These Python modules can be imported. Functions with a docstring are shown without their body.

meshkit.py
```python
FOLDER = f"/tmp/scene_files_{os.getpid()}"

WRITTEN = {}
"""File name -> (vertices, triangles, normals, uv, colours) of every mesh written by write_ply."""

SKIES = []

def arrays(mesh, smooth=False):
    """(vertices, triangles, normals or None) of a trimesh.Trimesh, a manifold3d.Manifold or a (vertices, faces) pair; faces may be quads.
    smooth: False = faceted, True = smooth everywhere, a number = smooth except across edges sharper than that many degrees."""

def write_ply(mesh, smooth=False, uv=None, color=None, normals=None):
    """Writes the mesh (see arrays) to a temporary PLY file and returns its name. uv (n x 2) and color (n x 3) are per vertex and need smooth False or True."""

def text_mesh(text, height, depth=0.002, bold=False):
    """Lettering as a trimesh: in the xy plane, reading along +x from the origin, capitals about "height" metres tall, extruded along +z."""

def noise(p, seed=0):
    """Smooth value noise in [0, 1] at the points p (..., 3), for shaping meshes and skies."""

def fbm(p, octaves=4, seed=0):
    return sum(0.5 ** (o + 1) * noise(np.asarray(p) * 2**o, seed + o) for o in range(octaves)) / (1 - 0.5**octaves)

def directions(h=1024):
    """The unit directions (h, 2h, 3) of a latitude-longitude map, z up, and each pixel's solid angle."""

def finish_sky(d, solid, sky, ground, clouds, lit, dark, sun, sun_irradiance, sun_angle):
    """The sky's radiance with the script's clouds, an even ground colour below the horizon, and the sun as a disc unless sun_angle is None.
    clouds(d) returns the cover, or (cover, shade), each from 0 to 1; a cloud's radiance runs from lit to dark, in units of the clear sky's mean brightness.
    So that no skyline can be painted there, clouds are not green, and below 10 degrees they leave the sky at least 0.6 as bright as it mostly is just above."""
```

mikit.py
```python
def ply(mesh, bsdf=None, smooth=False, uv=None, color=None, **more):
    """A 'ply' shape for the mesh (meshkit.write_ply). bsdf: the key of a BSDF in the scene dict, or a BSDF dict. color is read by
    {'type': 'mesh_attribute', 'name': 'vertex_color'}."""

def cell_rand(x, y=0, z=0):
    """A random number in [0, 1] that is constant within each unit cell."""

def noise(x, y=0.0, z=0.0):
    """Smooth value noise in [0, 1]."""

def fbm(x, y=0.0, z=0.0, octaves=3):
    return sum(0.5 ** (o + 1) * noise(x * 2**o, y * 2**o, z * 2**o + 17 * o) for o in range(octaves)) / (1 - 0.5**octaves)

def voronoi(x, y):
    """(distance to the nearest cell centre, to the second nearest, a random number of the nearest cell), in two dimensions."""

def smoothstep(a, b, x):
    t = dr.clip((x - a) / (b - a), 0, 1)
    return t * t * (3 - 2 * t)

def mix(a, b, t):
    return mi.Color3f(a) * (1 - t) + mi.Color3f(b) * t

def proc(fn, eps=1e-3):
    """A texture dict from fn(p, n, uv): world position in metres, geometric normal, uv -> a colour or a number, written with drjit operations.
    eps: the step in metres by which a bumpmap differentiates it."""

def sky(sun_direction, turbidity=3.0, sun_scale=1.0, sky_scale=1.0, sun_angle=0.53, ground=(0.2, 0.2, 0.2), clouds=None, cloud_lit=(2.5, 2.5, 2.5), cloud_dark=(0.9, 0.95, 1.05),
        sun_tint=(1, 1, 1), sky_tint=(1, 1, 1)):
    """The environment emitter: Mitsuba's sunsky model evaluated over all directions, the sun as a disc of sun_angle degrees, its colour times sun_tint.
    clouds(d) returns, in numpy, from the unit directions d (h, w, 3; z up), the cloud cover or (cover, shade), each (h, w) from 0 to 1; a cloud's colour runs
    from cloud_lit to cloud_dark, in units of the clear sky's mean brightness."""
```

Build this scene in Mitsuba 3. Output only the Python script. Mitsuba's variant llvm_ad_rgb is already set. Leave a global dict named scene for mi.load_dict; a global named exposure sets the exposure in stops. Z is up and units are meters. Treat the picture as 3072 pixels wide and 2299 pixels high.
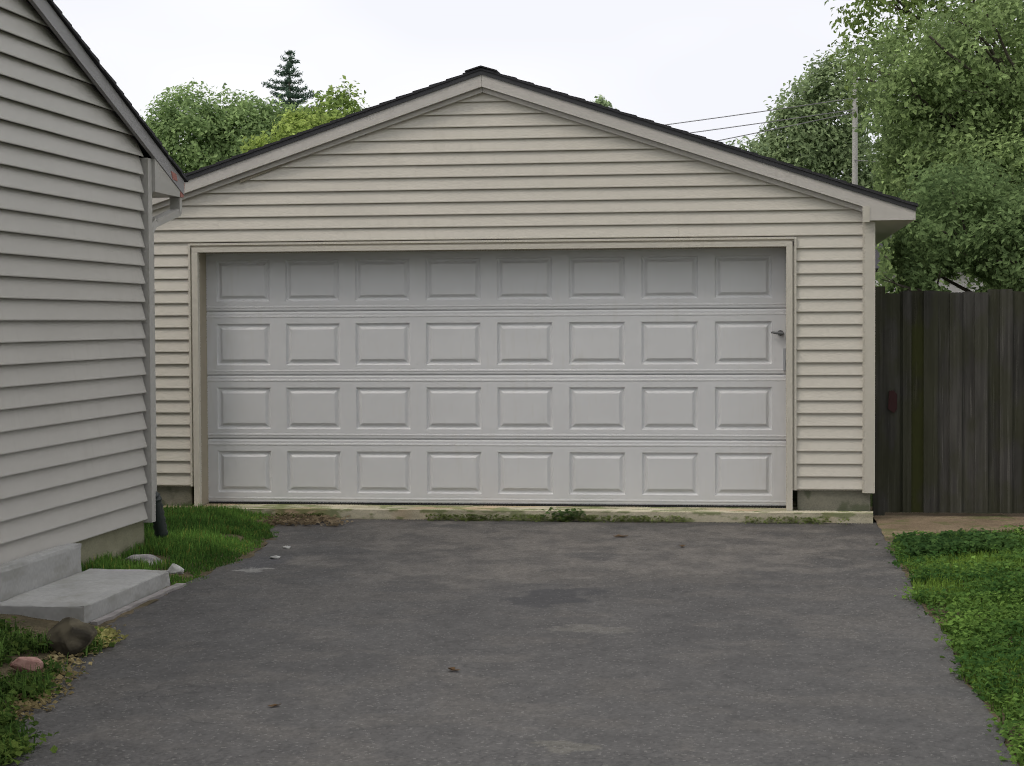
import math
import numpy as np, trimesh, mitsuba as mi, drjit as dr
import mikit
from mikit import noise, fbm, smoothstep, mix, cell_rand, proc
from shapely.geometry import Polygon, Point, box as sbox
from meshkit import fbm as nfbm, noise as nnoise

T = mi.ScalarTransform4f
scene, labels = {}, {}

# ------------------------------------------------------------------ camera, sky, exposure
CAM = np.array([2.2228, -15.2562, 1.5305])
YAW, PITCH, ROLL, FPX = 0.131337, -0.032687, -0.0053626, 1884.6
fw = np.array([-math.sin(YAW) * math.cos(PITCH), math.cos(YAW) * math.cos(PITCH), math.sin(PITCH)])
rt = np.array([math.cos(YAW), math.sin(YAW), 0.0])
up = np.cross(rt, fw)
up = -rt * math.sin(ROLL) + up * math.cos(ROLL)
scene['camera'] = {'type': 'perspective', 'fov': math.degrees(2 * math.atan(512 / FPX)), 'fov_axis': 'x', 'near_clip': 0.05, 'far_clip': 2000.0,
                   'to_world': T().look_at(origin=CAM.tolist(), target=(CAM + fw).tolist(), up=up.tolist())}


def clouds(d):
    q = nfbm(d * np.array([3.0, 3.0, 6.0]) + 4.0, 4, 3)
    return np.ones(d.shape[:2]), np.clip((q - 0.42) * 3.4, 0, 1)


scene['sky'] = mikit.sky([-0.50, -0.48, 0.90], turbidity=3, sun_scale=0.17, sun_angle=22, sun_tint=(0.88, 0.96, 1.10), clouds=clouds, ground=(0.12, 0.13, 0.1),
                         cloud_lit=(2.62, 2.62, 2.63), cloud_dark=(2.22, 2.25, 2.38))
exposure = 2.25


# ------------------------------------------------------------------ helpers
def key_for(base):
    k, i = base, 0
    while k in scene:
        i += 1
        k = f'{base}_{i:03d}'
    return k


def obj(name, shape, mat, parent=None, label=None, cat=None, group=None, kind=None, smooth=False, color=None):
    base = name if parent is None else f'{parent}__{name}'
    k = key_for(base)
    if mat in TONES:     # mottled matter: two tones mixed by noise at the vertices
        lo, hi, fr = TONES[mat]
        t = np.clip((nfbm(np.asarray(shape.vertices) * fr, 4, 7)[:, None] - .3) * 2.5, 0, 1)
        mat, color, smooth = 'mottled', np.asarray(lo) * (1 - t) + np.asarray(hi) * t, smooth is True
    scene[k] = mikit.ply(shape, mat, smooth=smooth, color=color) if not isinstance(shape, dict) else {**shape}
    tag(k, label, cat, group, kind)
    return k


def tag(k, label=None, cat=None, group=None, kind=None):
    d = {n: v for n, v in (('label', label), ('category', cat), ('group', group), ('kind', kind)) if v}
    if d:
        labels[k] = {**labels.get(k, {}), **d}


def cat_(*m):
    return trimesh.util.concatenate(list(m))


def bx(x0, x1, y0, y1, z0, z1):
    m = trimesh.creation.box((x1 - x0, y1 - y0, z1 - z0))
    m.apply_translation(((x0 + x1) / 2, (y0 + y1) / 2, (z0 + z1) / 2))
    return m


def ext(poly, h):
    return trimesh.creation.extrude_polygon(poly if isinstance(poly, Polygon) else Polygon(poly), h, engine='earcut')


def ext_y(pts, y0, y1):
    """polygon of (x, z) points, extruded from y0 to y1"""
    m = ext(pts, y1 - y0)
    v = m.vertices.copy()
    m.vertices = np.stack([v[:, 0], y1 - v[:, 2], v[:, 1]], 1)
    return m


def ext_x(pts, x0, x1):
    """polygon of (y, z) points, extruded from x0 to x1"""
    m = ext(pts, x1 - x0)
    v = m.vertices.copy()
    m.vertices = np.stack([x0 + v[:, 2], v[:, 0], v[:, 1]], 1)
    return m


def ext_z(pts, z0, z1):
    m = ext(pts, z1 - z0)
    m.apply_translation((0, 0, z0))
    return m


def tube(path, radii, n=8, cap=True):
    p = np.asarray(path, float)
    r = np.broadcast_to(np.asarray(radii, float), (len(p),))
    t = np.gradient(p, axis=0)
    t /= np.linalg.norm(t, axis=1, keepdims=True)
    a = np.where(np.abs(t[:, 2:]) < 0.9, [[0, 0, 1.0]], [[1.0, 0, 0]])
    u = np.cross(t, a); u /= np.linalg.norm(u, axis=1, keepdims=True)
    w = np.cross(t, u)
    ang = np.arange(n) * 2 * np.pi / n
    v = p[:, None] + r[:, None, None] * (np.cos(ang)[None, :, None] * u[:, None] + np.sin(ang)[None, :, None] * w[:, None])
    v = v.reshape(-1, 3)
    f = []
    for i in range(len(p) - 1):
        for j in range(n):
            b, c = i * n + j, i * n + (j + 1) % n
            f += [[b, b + n, c + n], [b, c + n, c]]
    m = trimesh.Trimesh(v, f, process=False)
    if cap:
        k = len(v)
        v2 = np.vstack([v, p[:1], p[-1:]])
        L = (len(p) - 1) * n
        f += [[k, j, (j + 1) % n] for j in range(n)] + [[k + 1, L + (j + 1) % n, L + j] for j in range(n)]
        m = trimesh.Trimesh(v2, f, process=False)
        m.fix_normals()
    return m


def twist_box(p0, p1, w, h, side=(0, 0, 1)):
    """a bar from p0 to p1 of section w (across) by h (along side)"""
    p0, p1, side = (np.asarray(q, float) for q in (p0, p1, side))
    t = p1 - p0; L = np.linalg.norm(t); t /= L
    s = side - t * (side @ t); s /= np.linalg.norm(s)
    u = np.cross(s, t)
    m = trimesh.creation.box((L, w, h))
    M = np.eye(4); M[:3, 0] = t; M[:3, 1] = u; M[:3, 2] = s; M[:3, 3] = (p0 + p1) / 2
    m.apply_transform(M)
    return m


def boulder(center, size, seed, sub=3, rough=0.35, flat=None):
    m = trimesh.creation.icosphere(subdivisions=sub)
    v = m.vertices
    rng = np.random.default_rng(seed)
    v = v * (1 - rough / 2 + rough * nfbm(v * 1.3 + seed * 7.1, 3, seed)[:, None])
    for _ in range(9):   # broken faces
        d = rng.normal(size=3); d /= np.linalg.norm(d)
        h = v @ d
        v = v - np.clip(h - 0.62, 0, None)[:, None] * d * 0.85
    m.vertices = v * np.asarray(size) + np.asarray(center)
    return m


# ------------------------------------------------------------------ materials
def pr(name, color, rough=0.6, spec=0.5, two=False, bump=None, scale=0.002, metallic=0.0):
    if callable(color):
        c = proc(color)
    elif isinstance(color, dict):
        c = color
    else:
        c = {'type': 'rgb', 'value': list(color)}
    b = {'type': 'principled', 'base_color': c, 'roughness': rough, 'specular': spec, 'metallic': metallic}
    if bump is not None:
        b = {'type': 'bumpmap', 'arbitrary': proc(bump), 'scale': scale, 'bsdf': b}
    if two:
        b = {'type': 'twosided', 'bsdf': b}
    scene[name] = b


def siding_fn(base, grime):
    def fn(p, n, uv):
        s = fbm(p.x * 1.7 + p.y * 1.7, p.z * 2.3, 3.0, 3)
        g = fbm(p.x * 26 + p.y * 26, p.z * 3.0, 1.0, 3)
        f = noise(p.x * 90 + p.y * 90, p.z * 260, 0.0)
        c = mi.Color3f(base) * (0.93 + 0.10 * s + 0.04 * f)
        return mix(c, grime, 0.16 * smoothstep(0.52, 0.8, g) * smoothstep(0.35, 0.7, s))
    return fn


pr('garage_siding', siding_fn((0.525, 0.495, 0.437), (0.41, 0.385, 0.32)), 0.55, 0.35)
pr('house_siding', siding_fn((0.378, 0.362, 0.337), (0.30, 0.285, 0.25)), 0.5, 0.4)
pr('beige_trim', siding_fn((0.48, 0.452, 0.392), (0.33, 0.30, 0.22)), 0.5, 0.4)
pr('taupe_fascia', siding_fn((0.47, 0.445, 0.415), (0.33, 0.30, 0.27)), 0.5, 0.4)
pr('grey_fascia', siding_fn((0.24, 0.235, 0.24), (0.17, 0.165, 0.13)), 0.55, 0.4)
pr('grey_trim', siding_fn((0.34, 0.33, 0.31), (0.24, 0.23, 0.17)), 0.5, 0.4)
pr('dark_red', (0.030, 0.006, 0.007), 0.6, 0.3)
pr('brown_jamb', (0.30, 0.265, 0.205), 0.7, 0.3)
pr('rust_red', (0.30, 0.13, 0.11), 0.7, 0.3)


def door_fn(p, n, uv):
    s = fbm(p.x * 1.3, p.z * 1.9, 2.0, 4)
    g = fbm(p.x * 40, p.z * 5, 5.0, 3)
    c = mi.Color3f(0.56, 0.563, 0.572) * (0.95 + 0.09 * s)
    return mix(c, (0.5, 0.49, 0.45), 0.22 * smoothstep(0.55, 0.85, g) * smoothstep(0.4, 0.65, s))


pr('door_white', door_fn, 0.42, 0.45)
pr('black_rubber', (0.02, 0.02, 0.02), 0.7, 0.3)
pr('dark_steel', (0.10, 0.105, 0.11), 0.45, 0.5)
pr('steel', (0.42, 0.43, 0.45), 0.45, 0.5, metallic=0.8)
pr('shingle', lambda p, n, uv: mi.Color3f(0.030, 0.030, 0.034) * (0.6 + 0.9 * noise(p.x * 160, p.y * 160, p.z * 160)), 0.85, 0.3)
pr('dark_metal', (0.03, 0.03, 0.034), 0.5, 0.4)


def foundation_fn(p, n, uv):
    s = fbm(p.x * 6 + p.y * 6, p.z * 9, 0.0, 4)
    g = noise(p.x * 120, p.y * 120, p.z * 120)
    c = mix((0.13, 0.13, 0.105), (0.21, 0.20, 0.16), s) * (0.8 + 0.4 * g)
    return mix(c, (0.05, 0.065, 0.03), 0.6 * smoothstep(0.5, 0.68, fbm(p.x * 11 + p.y * 11, p.z * 7, 4.0, 3)))


pr('foundation', foundation_fn, 0.9, 0.2)


def house_foundation_fn(p, n, uv):
    s = fbm(p.y * 5, p.z * 8, 0.0, 4)
    return mix((0.17, 0.165, 0.11), (0.26, 0.25, 0.18), s) * (0.85 + 0.3 * noise(p.x * 110, p.y * 110, p.z * 110))


pr('house_foundation', house_foundation_fn, 0.9, 0.2)


def apron_fn(p, n, uv):
    s = fbm(p.x * 3.1, p.y * 7, p.z * 9, 4)
    g = noise(p.x * 150, p.y * 150, p.z * 150)
    c = mix((0.25, 0.235, 0.165), (0.40, 0.37, 0.28), smoothstep(0.3, 0.7, s)) * (0.8 + 0.4 * g)
    c = mix(c, (0.36, 0.25, 0.16), 0.6 * smoothstep(0.55, 0.68, fbm(p.x * 2.1 + 9, p.y * 3, 0.0, 3)))
    moss = smoothstep(0.5, 0.62, fbm(p.x * 8 + 3, p.y * 14, p.z * 14, 4))
    return mix(c, (0.10, 0.13, 0.04), 0.7 * moss)


pr('mossy_concrete', apron_fn, 0.92, 0.2, bump=lambda p, n, uv: fbm(p.x * 30, p.y * 30, p.z * 30, 3), scale=0.006)


def step_fn(p, n, uv):
    s = fbm(p.x * 4, p.y * 4, p.z * 8, 4)
    c = mix((0.255, 0.255, 0.25), (0.335, 0.332, 0.322), s) * (0.90 + 0.2 * noise(p.x * 60, p.y * 60, p.z * 60))
    return mix(c, (0.16, 0.156, 0.13), 0.35 * smoothstep(0.46, 0.72, fbm(p.x * 7 + 2, p.y * 5, p.z * 11, 4)))


pr('step_concrete', step_fn, 0.85, 0.25)


def blob(p, cx, cy, rx, ry, wob=0.9, freq=8.0):
    d = dr.sqrt(dr.square((p.x - cx) / rx) + dr.square((p.y - cy) / ry)) + (fbm(p.x * freq + cx, p.y * freq, 0.0, 3) - 0.5) * wob
    return 1 - smoothstep(0.62, 1.05, d)


def asphalt_fn(p, n, uv):
    big = fbm(p.x * 1.1 + 3, p.y * 0.9, 0.0, 4)
    mid = fbm(p.x * 7.0, p.y * 5.0 + 8, 0.0, 4)
    c = mix((0.036, 0.034, 0.034), (0.056, 0.053, 0.052), smoothstep(0.25, 0.75, big * 0.4 + mid * 0.6))
    dust = smoothstep(0.48, 0.66, fbm(p.x * 3.1 + 11, p.y * 3.6, 0.0, 4))
    c = mix(c, (0.082, 0.073, 0.064), 0.32 * dust)
    worn = blob(p, 0.4, -1.3, 2.0, 1.2, 1.5, 3.0) + blob(p, 2.1, -1.8, 1.3, 1.5, 1.5, 3.0) + blob(p, 0.6, -3.0, 1.6, 0.9, 1.5, 3.0)
    c = mix(c, (0.120, 0.108, 0.096), 0.42 * dr.clip(worn, 0, 1) * (0.45 + 0.9 * smoothstep(0.3, 0.7, mid)))
    c = mix(c, (0.018, 0.018, 0.022), 0.8 * blob(p, 1.02, -4.28, 0.33, 0.46, 1.2, 6.0))
    c = mix(c, (0.15, 0.14, 0.12), 0.32 * blob(p, 1.33, -5.47, 0.22, 0.13, 1.6, 11.0))
    c = mix(c, (0.15, 0.14, 0.11), 0.35 * blob(p, 1.49, -8.22, 0.13, 0.12, 1.5, 16.0))
    c = mix(c, (0.045, 0.045, 0.052), 0.6 * blob(p, -1.12, -2.95, 0.18, 0.42))
    c = mix(c, (0.30, 0.295, 0.28), 0.45 * blob(p, -1.07, -3.34, 0.12, 0.12, 1.6, 18.0))
    crack = dr.abs(fbm(p.x * 1.3 + 5, p.y * 1.1 + 2, 0.0, 4) - 0.5)
    c = c * (1 - 0.35 * (1 - smoothstep(0.0, 0.006, crack)) * smoothstep(0.45, 0.6, fbm(p.x * .9, p.y * .9 + 30, 0.0, 2)))
    grit = noise(p.x * 85, p.y * 60, 0.0)
    clot = noise(p.x * 34, p.y * 20, 5.0)
    fine = noise(p.x * 230, p.y * 230, 1.0)
    c = c * (0.50 + 0.42 * grit + 0.34 * clot + 0.26 * fine)
    return mix(c, (0.26, 0.25, 0.235), 0.22 * smoothstep(0.93, 0.99, cell_rand(p.x * 95, p.y * 80, 4.0)))


pr('asphalt', asphalt_fn, 0.60, 0.5, bump=lambda p, n, uv: fbm(p.x * 55, p.y * 55, 0.0, 3) + 1.5 * fbm(p.x * 6, p.y * 6, 2.0, 2), scale=0.006)


def soil_fn(p, n, uv):
    s = fbm(p.x * 5, p.y * 5, 0.0, 4)
    return mix((0.045, 0.04, 0.025), (0.12, 0.095, 0.06), s) * (0.7 + 0.6 * noise(p.x * 80, p.y * 80, 0.0))


pr('soil', soil_fn, 0.95, 0.1)


def lawn_fn(p, n, uv):
    return mix((0.03, 0.05, 0.015), (0.07, 0.09, 0.03), fbm(p.x * 2, p.y * 2, 0.0, 4)) * (0.7 + 0.6 * noise(p.x * 40, p.y * 40, 0.0))


pr('lawn', lawn_fn, 0.95, 0.1)


def path_fn(p, n, uv):
    s = fbm(p.x * 3, p.y * 4, 0.0, 4)
    c = mix((0.095, 0.070, 0.046), (0.185, 0.145, 0.098), s) * (0.8 + 0.4 * noise(p.x * 120, p.y * 120, 0.0))
    return mix(c, (0.08, 0.09, 0.035), 0.7 * smoothstep(0.56, 0.68, fbm(p.x * 6, p.y * 9, 3.0, 4)))


pr('brown_path', path_fn, 0.92, 0.15, bump=lambda p, n, uv: fbm(p.x * 25, p.y * 25, 0.0, 3), scale=0.01)


def wood_fn(dark, light, moss):
    def fn(p, n, uv):
        g = fbm(p.x * 60, p.z * 1.6, p.y * 20, 4)
        k = fbm(p.x * 9 + 3, p.z * 2.5, 0.0, 4)
        c = mix(dark, light, smoothstep(0.25, 0.75, g * 0.6 + k * 0.4))
        c = mix(c, mi.Color3f(light) * 1.6, 0.5 * smoothstep(0.66, 0.8, fbm(p.x * 85 + 4, p.z * 2.2, 1.0, 3)))
        return mix(c, (0.036, 0.040, 0.012), moss * smoothstep(0.35, 0.6, fbm(p.x * 7, p.z * 3.0 + 2, 3.0, 4)))
    return fn


wb = lambda p, n, uv: fbm(p.x * 110, p.z * 3, 0.0, 3)  # noqa: E731
pr('wood_dark', wood_fn((0.034, 0.033, 0.030), (0.062, 0.060, 0.054), 0.4), 0.9, 0.15, bump=wb, scale=0.003)
pr('wood_grey', wood_fn((0.042, 0.040, 0.037), (0.076, 0.073, 0.067), 0.35), 0.9, 0.15, bump=wb, scale=0.003)
pr('wood_mossy', wood_fn((0.022, 0.022, 0.015), (0.05, 0.049, 0.034), 0.9), 0.9, 0.15, bump=wb, scale=0.003)
pr('grey_concrete', lambda p, n, uv: mi.Color3f(0.22, 0.205, 0.2) * (0.7 + 0.6 * fbm(p.x * 15, p.y * 15, p.z * 15, 4)), 0.9, 0.2)
pr('pale_wall', (0.66, 0.62, 0.62), 0.6, 0.3)
pr('cable', (0.16, 0.155, 0.165), 0.6, 0.3)
pr('dark_plastic', (0.012, 0.018, 0.016), 0.45, 0.5)
pr('dead_leaf', (0.10, 0.06, 0.03), 0.8, 0.2, two=True)
pr('window_glass', (0.03, 0.035, 0.04), 0.08, 0.6)
VC = {'type': 'mesh_attribute', 'name': 'vertex_color'}
pr('mottled', VC, 0.9, 0.2)
TONES = {'bark': ((0.05, 0.042, 0.034), (0.13, 0.115, 0.095), (14, 14, 3)), 'weathered_pole': ((0.26, 0.25, 0.235), (0.42, 0.41, 0.39), (30, 30, 1.5)),
         'brown_rock': ((0.030, 0.026, 0.019), (0.11, 0.095, 0.065), (16, 16, 16)), 'pink_brick': ((0.20, 0.10, 0.085), (0.36, 0.22, 0.19), (25, 25, 25)),
         'grey_stone': ((0.17, 0.16, 0.165), (0.34, 0.32, 0.31), (18, 18, 18)), 'pale_stone': ((0.24, 0.24, 0.23), (0.46, 0.455, 0.44), (30, 30, 30))}

scene['leaf'] = {'type': 'principledthin', 'base_color': VC, 'roughness': 0.42, 'diff_trans': 0.9, 'eta': 1.5}
scene['blade'] = {'type': 'principledthin', 'base_color': VC, 'roughness': 0.5, 'diff_trans': 0.9, 'eta': 1.4}

# ------------------------------------------------------------------ ground
GZ = -0.08
NEAR = [-1.66, -1.66, -1.40, -1.30, -1.30, -1.24, -1.06, -0.86, -0.74, -0.52, -0.3, -0.25, -0.3]
NEARY = [-0.10, -0.55, -1.65, -2.60, -4.15, -5.60, -6.70, -7.55, -8.02, -8.80, -10.0, -14.0, -40.0]


def left_edge(y):
    return np.interp(-np.asarray(y), -np.array(NEARY), NEAR)


def right_edge(y):
    return 3.15 + 0.0 * np.asarray(y)


obj('ground', bx(-400, 400, -400, 400, -0.6, -0.125), 'lawn', kind='structure', label='lawn and soil around the driveway and the buildings')
# driveway sheet, its edges broken unevenly
ys = np.concatenate([np.arange(-0.10, -10, -0.06), np.arange(-10, -40.1, -1.0)])
wob = lambda y, s: (nfbm(np.stack([y * 3.1, y * 0 + s, y * 0], 1), 4, 5) - 0.5) * 0.10  # noqa: E731
le, re = left_edge(ys) + wob(ys, 1.0) * 1.2, right_edge(ys) + wob(ys, 7.0)
poly = Polygon(np.vstack([np.stack([le, ys], 1), np.stack([re, ys], 1)[::-1]]))
obj('driveway', ext_z(poly, -0.3, GZ), 'asphalt', kind='structure', label='worn grey asphalt driveway in front of the garage')


def sheet(poly, z, amp, step, mat, name, seed, **kw):
    x0, y0, x1, y1 = poly.bounds
    gx, gy = np.meshgrid(np.arange(x0, x1 + step, step), np.arange(y0, y1 + step, step), indexing='ij')
    zz = z(gx, gy) + amp * (nfbm(np.stack([gx * 4, gy * 4, gx * 0], -1), 4, seed) - 0.5)
    n, m = gx.shape
    idx = np.arange(n * m).reshape(n, m)
    f = np.stack([idx[:-1, :-1], idx[1:, :-1], idx[1:, 1:], idx[:-1, 1:]], -1).reshape(-1, 4)
    v = np.stack([gx, gy, zz], -1).reshape(-1, 3)
    c = v[f].mean(1)
    from shapely import contains_xy
    f = f[contains_xy(poly, c[:, 0], c[:, 1])]
    return obj(name, (v, f), mat, smooth=True, **kw), (lambda x, y: z(x, y) + amp * (nfbm(np.stack([x * 4, y * 4, x * 0], -1), 4, seed) - 0.5))


bedL = Polygon([(-8, 0.0), (-1.55, 0.0), *[(left_edge(y) + 0.04, y) for y in np.arange(-0.5, -16, -0.2)], (-2.6, -16), (-2.6, -2.6), (-8, -2.6)])
_, zL = sheet(bedL, lambda x, y: -0.085 + 0.06 * np.clip((left_edge(y) - x) / 0.5, 0, 1), 0.035, 0.05, 'soil', 'garden_bed', 3, kind='structure', label='soil bed between the house wall and the driveway')
bedR = Polygon([(3.12, -1.05), *[(3.12, y) for y in np.arange(-1.2, -16, -0.5)], (7, -16), (7, -1.05)])
_, zR = sheet(bedR, lambda x, y: -0.085 + 0.05 * np.clip((x - 3.15) / 0.6, 0, 1), 0.05, 0.06, 'soil', 'verge', 8, kind='structure', label='soil of the green strip right of the driveway')
bedP = Polygon([(3.13, -1.3), (7, -1.5), (7, 1.2), (3.13, 1.2)])
sheet(bedP, lambda x, y: -0.08 + 0 * x, 0.03, 0.06, 'brown_path', 'path', 12, kind='structure', label='brown earth path in front of the wooden fence')

# ------------------------------------------------------------------ the garage
g = 'garage'
tag(g, 'beige vinyl sided double garage with white panelled overhead door and dark gabled roof', 'garage')
XL, XR, AX = -3.15, 3.12, -0.02
ZT = lambda x: 3.593 - 0.332 * np.abs(np.asarray(x) - AX)     # roof top line in the plane of the rake  # noqa: E731
ZF = lambda x: ZT(x) - 0.160                                   # fascia foot  # noqa: E731
EXP, Z0 = 0.1016, 0.172
wall_poly = Polygon([(XL + .02, 0.16), (XR - .02, 0.16), (XR - .02, 2.38), (AX, 3.44), (XL + .02, 2.38)]).difference(sbox(-2.45, 0.0, 2.45, 2.14))
WALL = obj('wall', cat_(ext_y(wall_poly, 0.036, 0.14), bx(XL + .02, XL + .14, 0.14, 7, 0.16, 2.42), bx(XR - .14, XR - .02, 0.14, 7, 0.16, 2.42), bx(XL + .14, XR - .14, 6.88, 7, 0.16, 2.42)), 'garage_siding', g)


def plank(xa0, xb0, xa1, xb1, z0, out=0.0, expo=EXP, depth=0.023):
    """one lap of siding between x a and b (0 at its foot, 1 at its head); faces -y"""
    b = depth + 0.009
    prof = [(b, 0.010), (0.0055, 0.010), (0.0050, 0.0002), (0.0030, -0.0006), (0.0008, 0.0010), (0.0, 0.006), (depth, expo + 0.004), (b, expo + 0.004)]
    n = len(prof)
    v, f = [], []
    for side in (0, 1):
        for (y, z) in prof:
            t = z / expo
            x = (xa0 + (xa1 - xa0) * t) if side == 0 else (xb0 + (xb1 - xb0) * t)
            v.append((x, y - out, z0 + z))
    for i in range(n):
        j = (i + 1) % n
        f += [[i, j, n + j], [i, n + j, n + i]]
    for a, b_, c_ in ((0, 7, 6), (0, 6, 1), (1, 6, 5), (1, 5, 2), (2, 5, 4), (2, 4, 3)):
        f += [[a, b_, c_], [n + a, n + c_, n + b_]]
    m = trimesh.Trimesh(v, f, process=False)
    m.fix_normals()
    return m


rs = np.random.default_rng(11)
PW = 'plank'
for k in range(20):
    z = Z0 + k * EXP
    jit = rs.normal(0, 0.0008)
    obj(PW, plank(2.504, 3.030, 2.504, 3.030, z, jit + .001), 'garage_siding', WALL)
    obj(PW, plank(-3.06, -2.510, -3.06, -2.510, z, jit + .001), 'garage_siding', WALL)
seams = {20: [1.545], 21: [1.545, -2.27], 22: [-2.27], 24: [-0.6], 25: [-0.6], 27: [0.85], 28: [0.85], 30: [-0.3]}
for k in range(20, 32):
    z = Z0 + k * EXP

    def xr(zz):
        zz = min(zz, 3.44)
        w = (3.593 - 0.09 - zz) / 0.332
        return max(-3.06, AX - w), min(3.030, AX + w)
    (a0, b0), (a1, b1) = xr(z), xr(z + EXP)
    cuts = sorted(seams.get(k, []))
    xs0, xs1 = [a0, *cuts, b0], [a1, *cuts, b1]
    for i in range(len(xs0) - 1):
        last = i == len(xs0) - 2
        obj(PW, plank(xs0[i], xs0[i + 1] + (0 if last else 0.02), xs1[i], xs1[i + 1] + (0 if last else 0.02), z, rs.normal(0, 0.0006) + 0.001 + (0.0022 if i == 0 and len(cuts) else 0)), 'garage_siding', WALL)

# corner posts, foot to eave
for x0, x1 in ((3.026, XR + .004), (XL - .004, -3.056)):
    pm = cat_(bx(x0 + .014, x1, -0.022, 0.10, 0.146, 2.306), bx(x0, x0 + .0135, -0.012, 0.02, 0.146, 2.306))
    obj('corner_post', pm, 'beige_trim', g)
# foundation blocks under the side walls
for x0, x1 in ((2.515, XR - .03), (XL + .03, -2.515)):
    obj('foundation', bx(x0, x1, 0.0365, 0.20, -0.2, 0.158), 'foundation', g)
obj('foundation', cat_(bx(XL + .03, XL + .2, 0.203, 7, -0.2, 0.157), bx(XR - .2, XR - .03, 0.203, 7, -0.2, 0.157)), 'foundation', g)
# casing round the door opening: face board, groove and channel
for s in (-1, 1):
    a, b, c, d = (2.425, 2.474, 2.489, 2.506)
    x = sorted([s * a, s * b]); y = sorted([s * c, s * d])
    obj('casing', cat_(bx(x[0], x[1], -0.026, 0.03, 0.0, 2.118), bx(min(s * 2.474, s * 2.489), max(s * 2.474, s * 2.489), 0.004, 0.0215, 0.165, 2.118), bx(y[0], y[1], -0.02, 0.0205, 0.165, 2.192)), 'beige_trim', g)
    jx = sorted([s * 2.4255, s * 2.452])
    obj('jamb', bx(jx[0], jx[1], 0.0305, 0.26, 0.002, 2.117), 'brown_jamb', g)
obj('casing', cat_(bx(-2.474, 2.474, -0.027, 0.03, 2.1185, 2.158), bx(-2.4885, 2.4885, 0.004, 0.021, 2.158, 2.176), bx(-2.4885, 2.4885, -0.0195, 0.0205, 2.176, 2.1935)), 'beige_trim', g)
obj('jamb', bx(-2.452, 2.452, 0.0305, 0.26, 2.1175, 2.145), 'brown_jamb', g)

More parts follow.
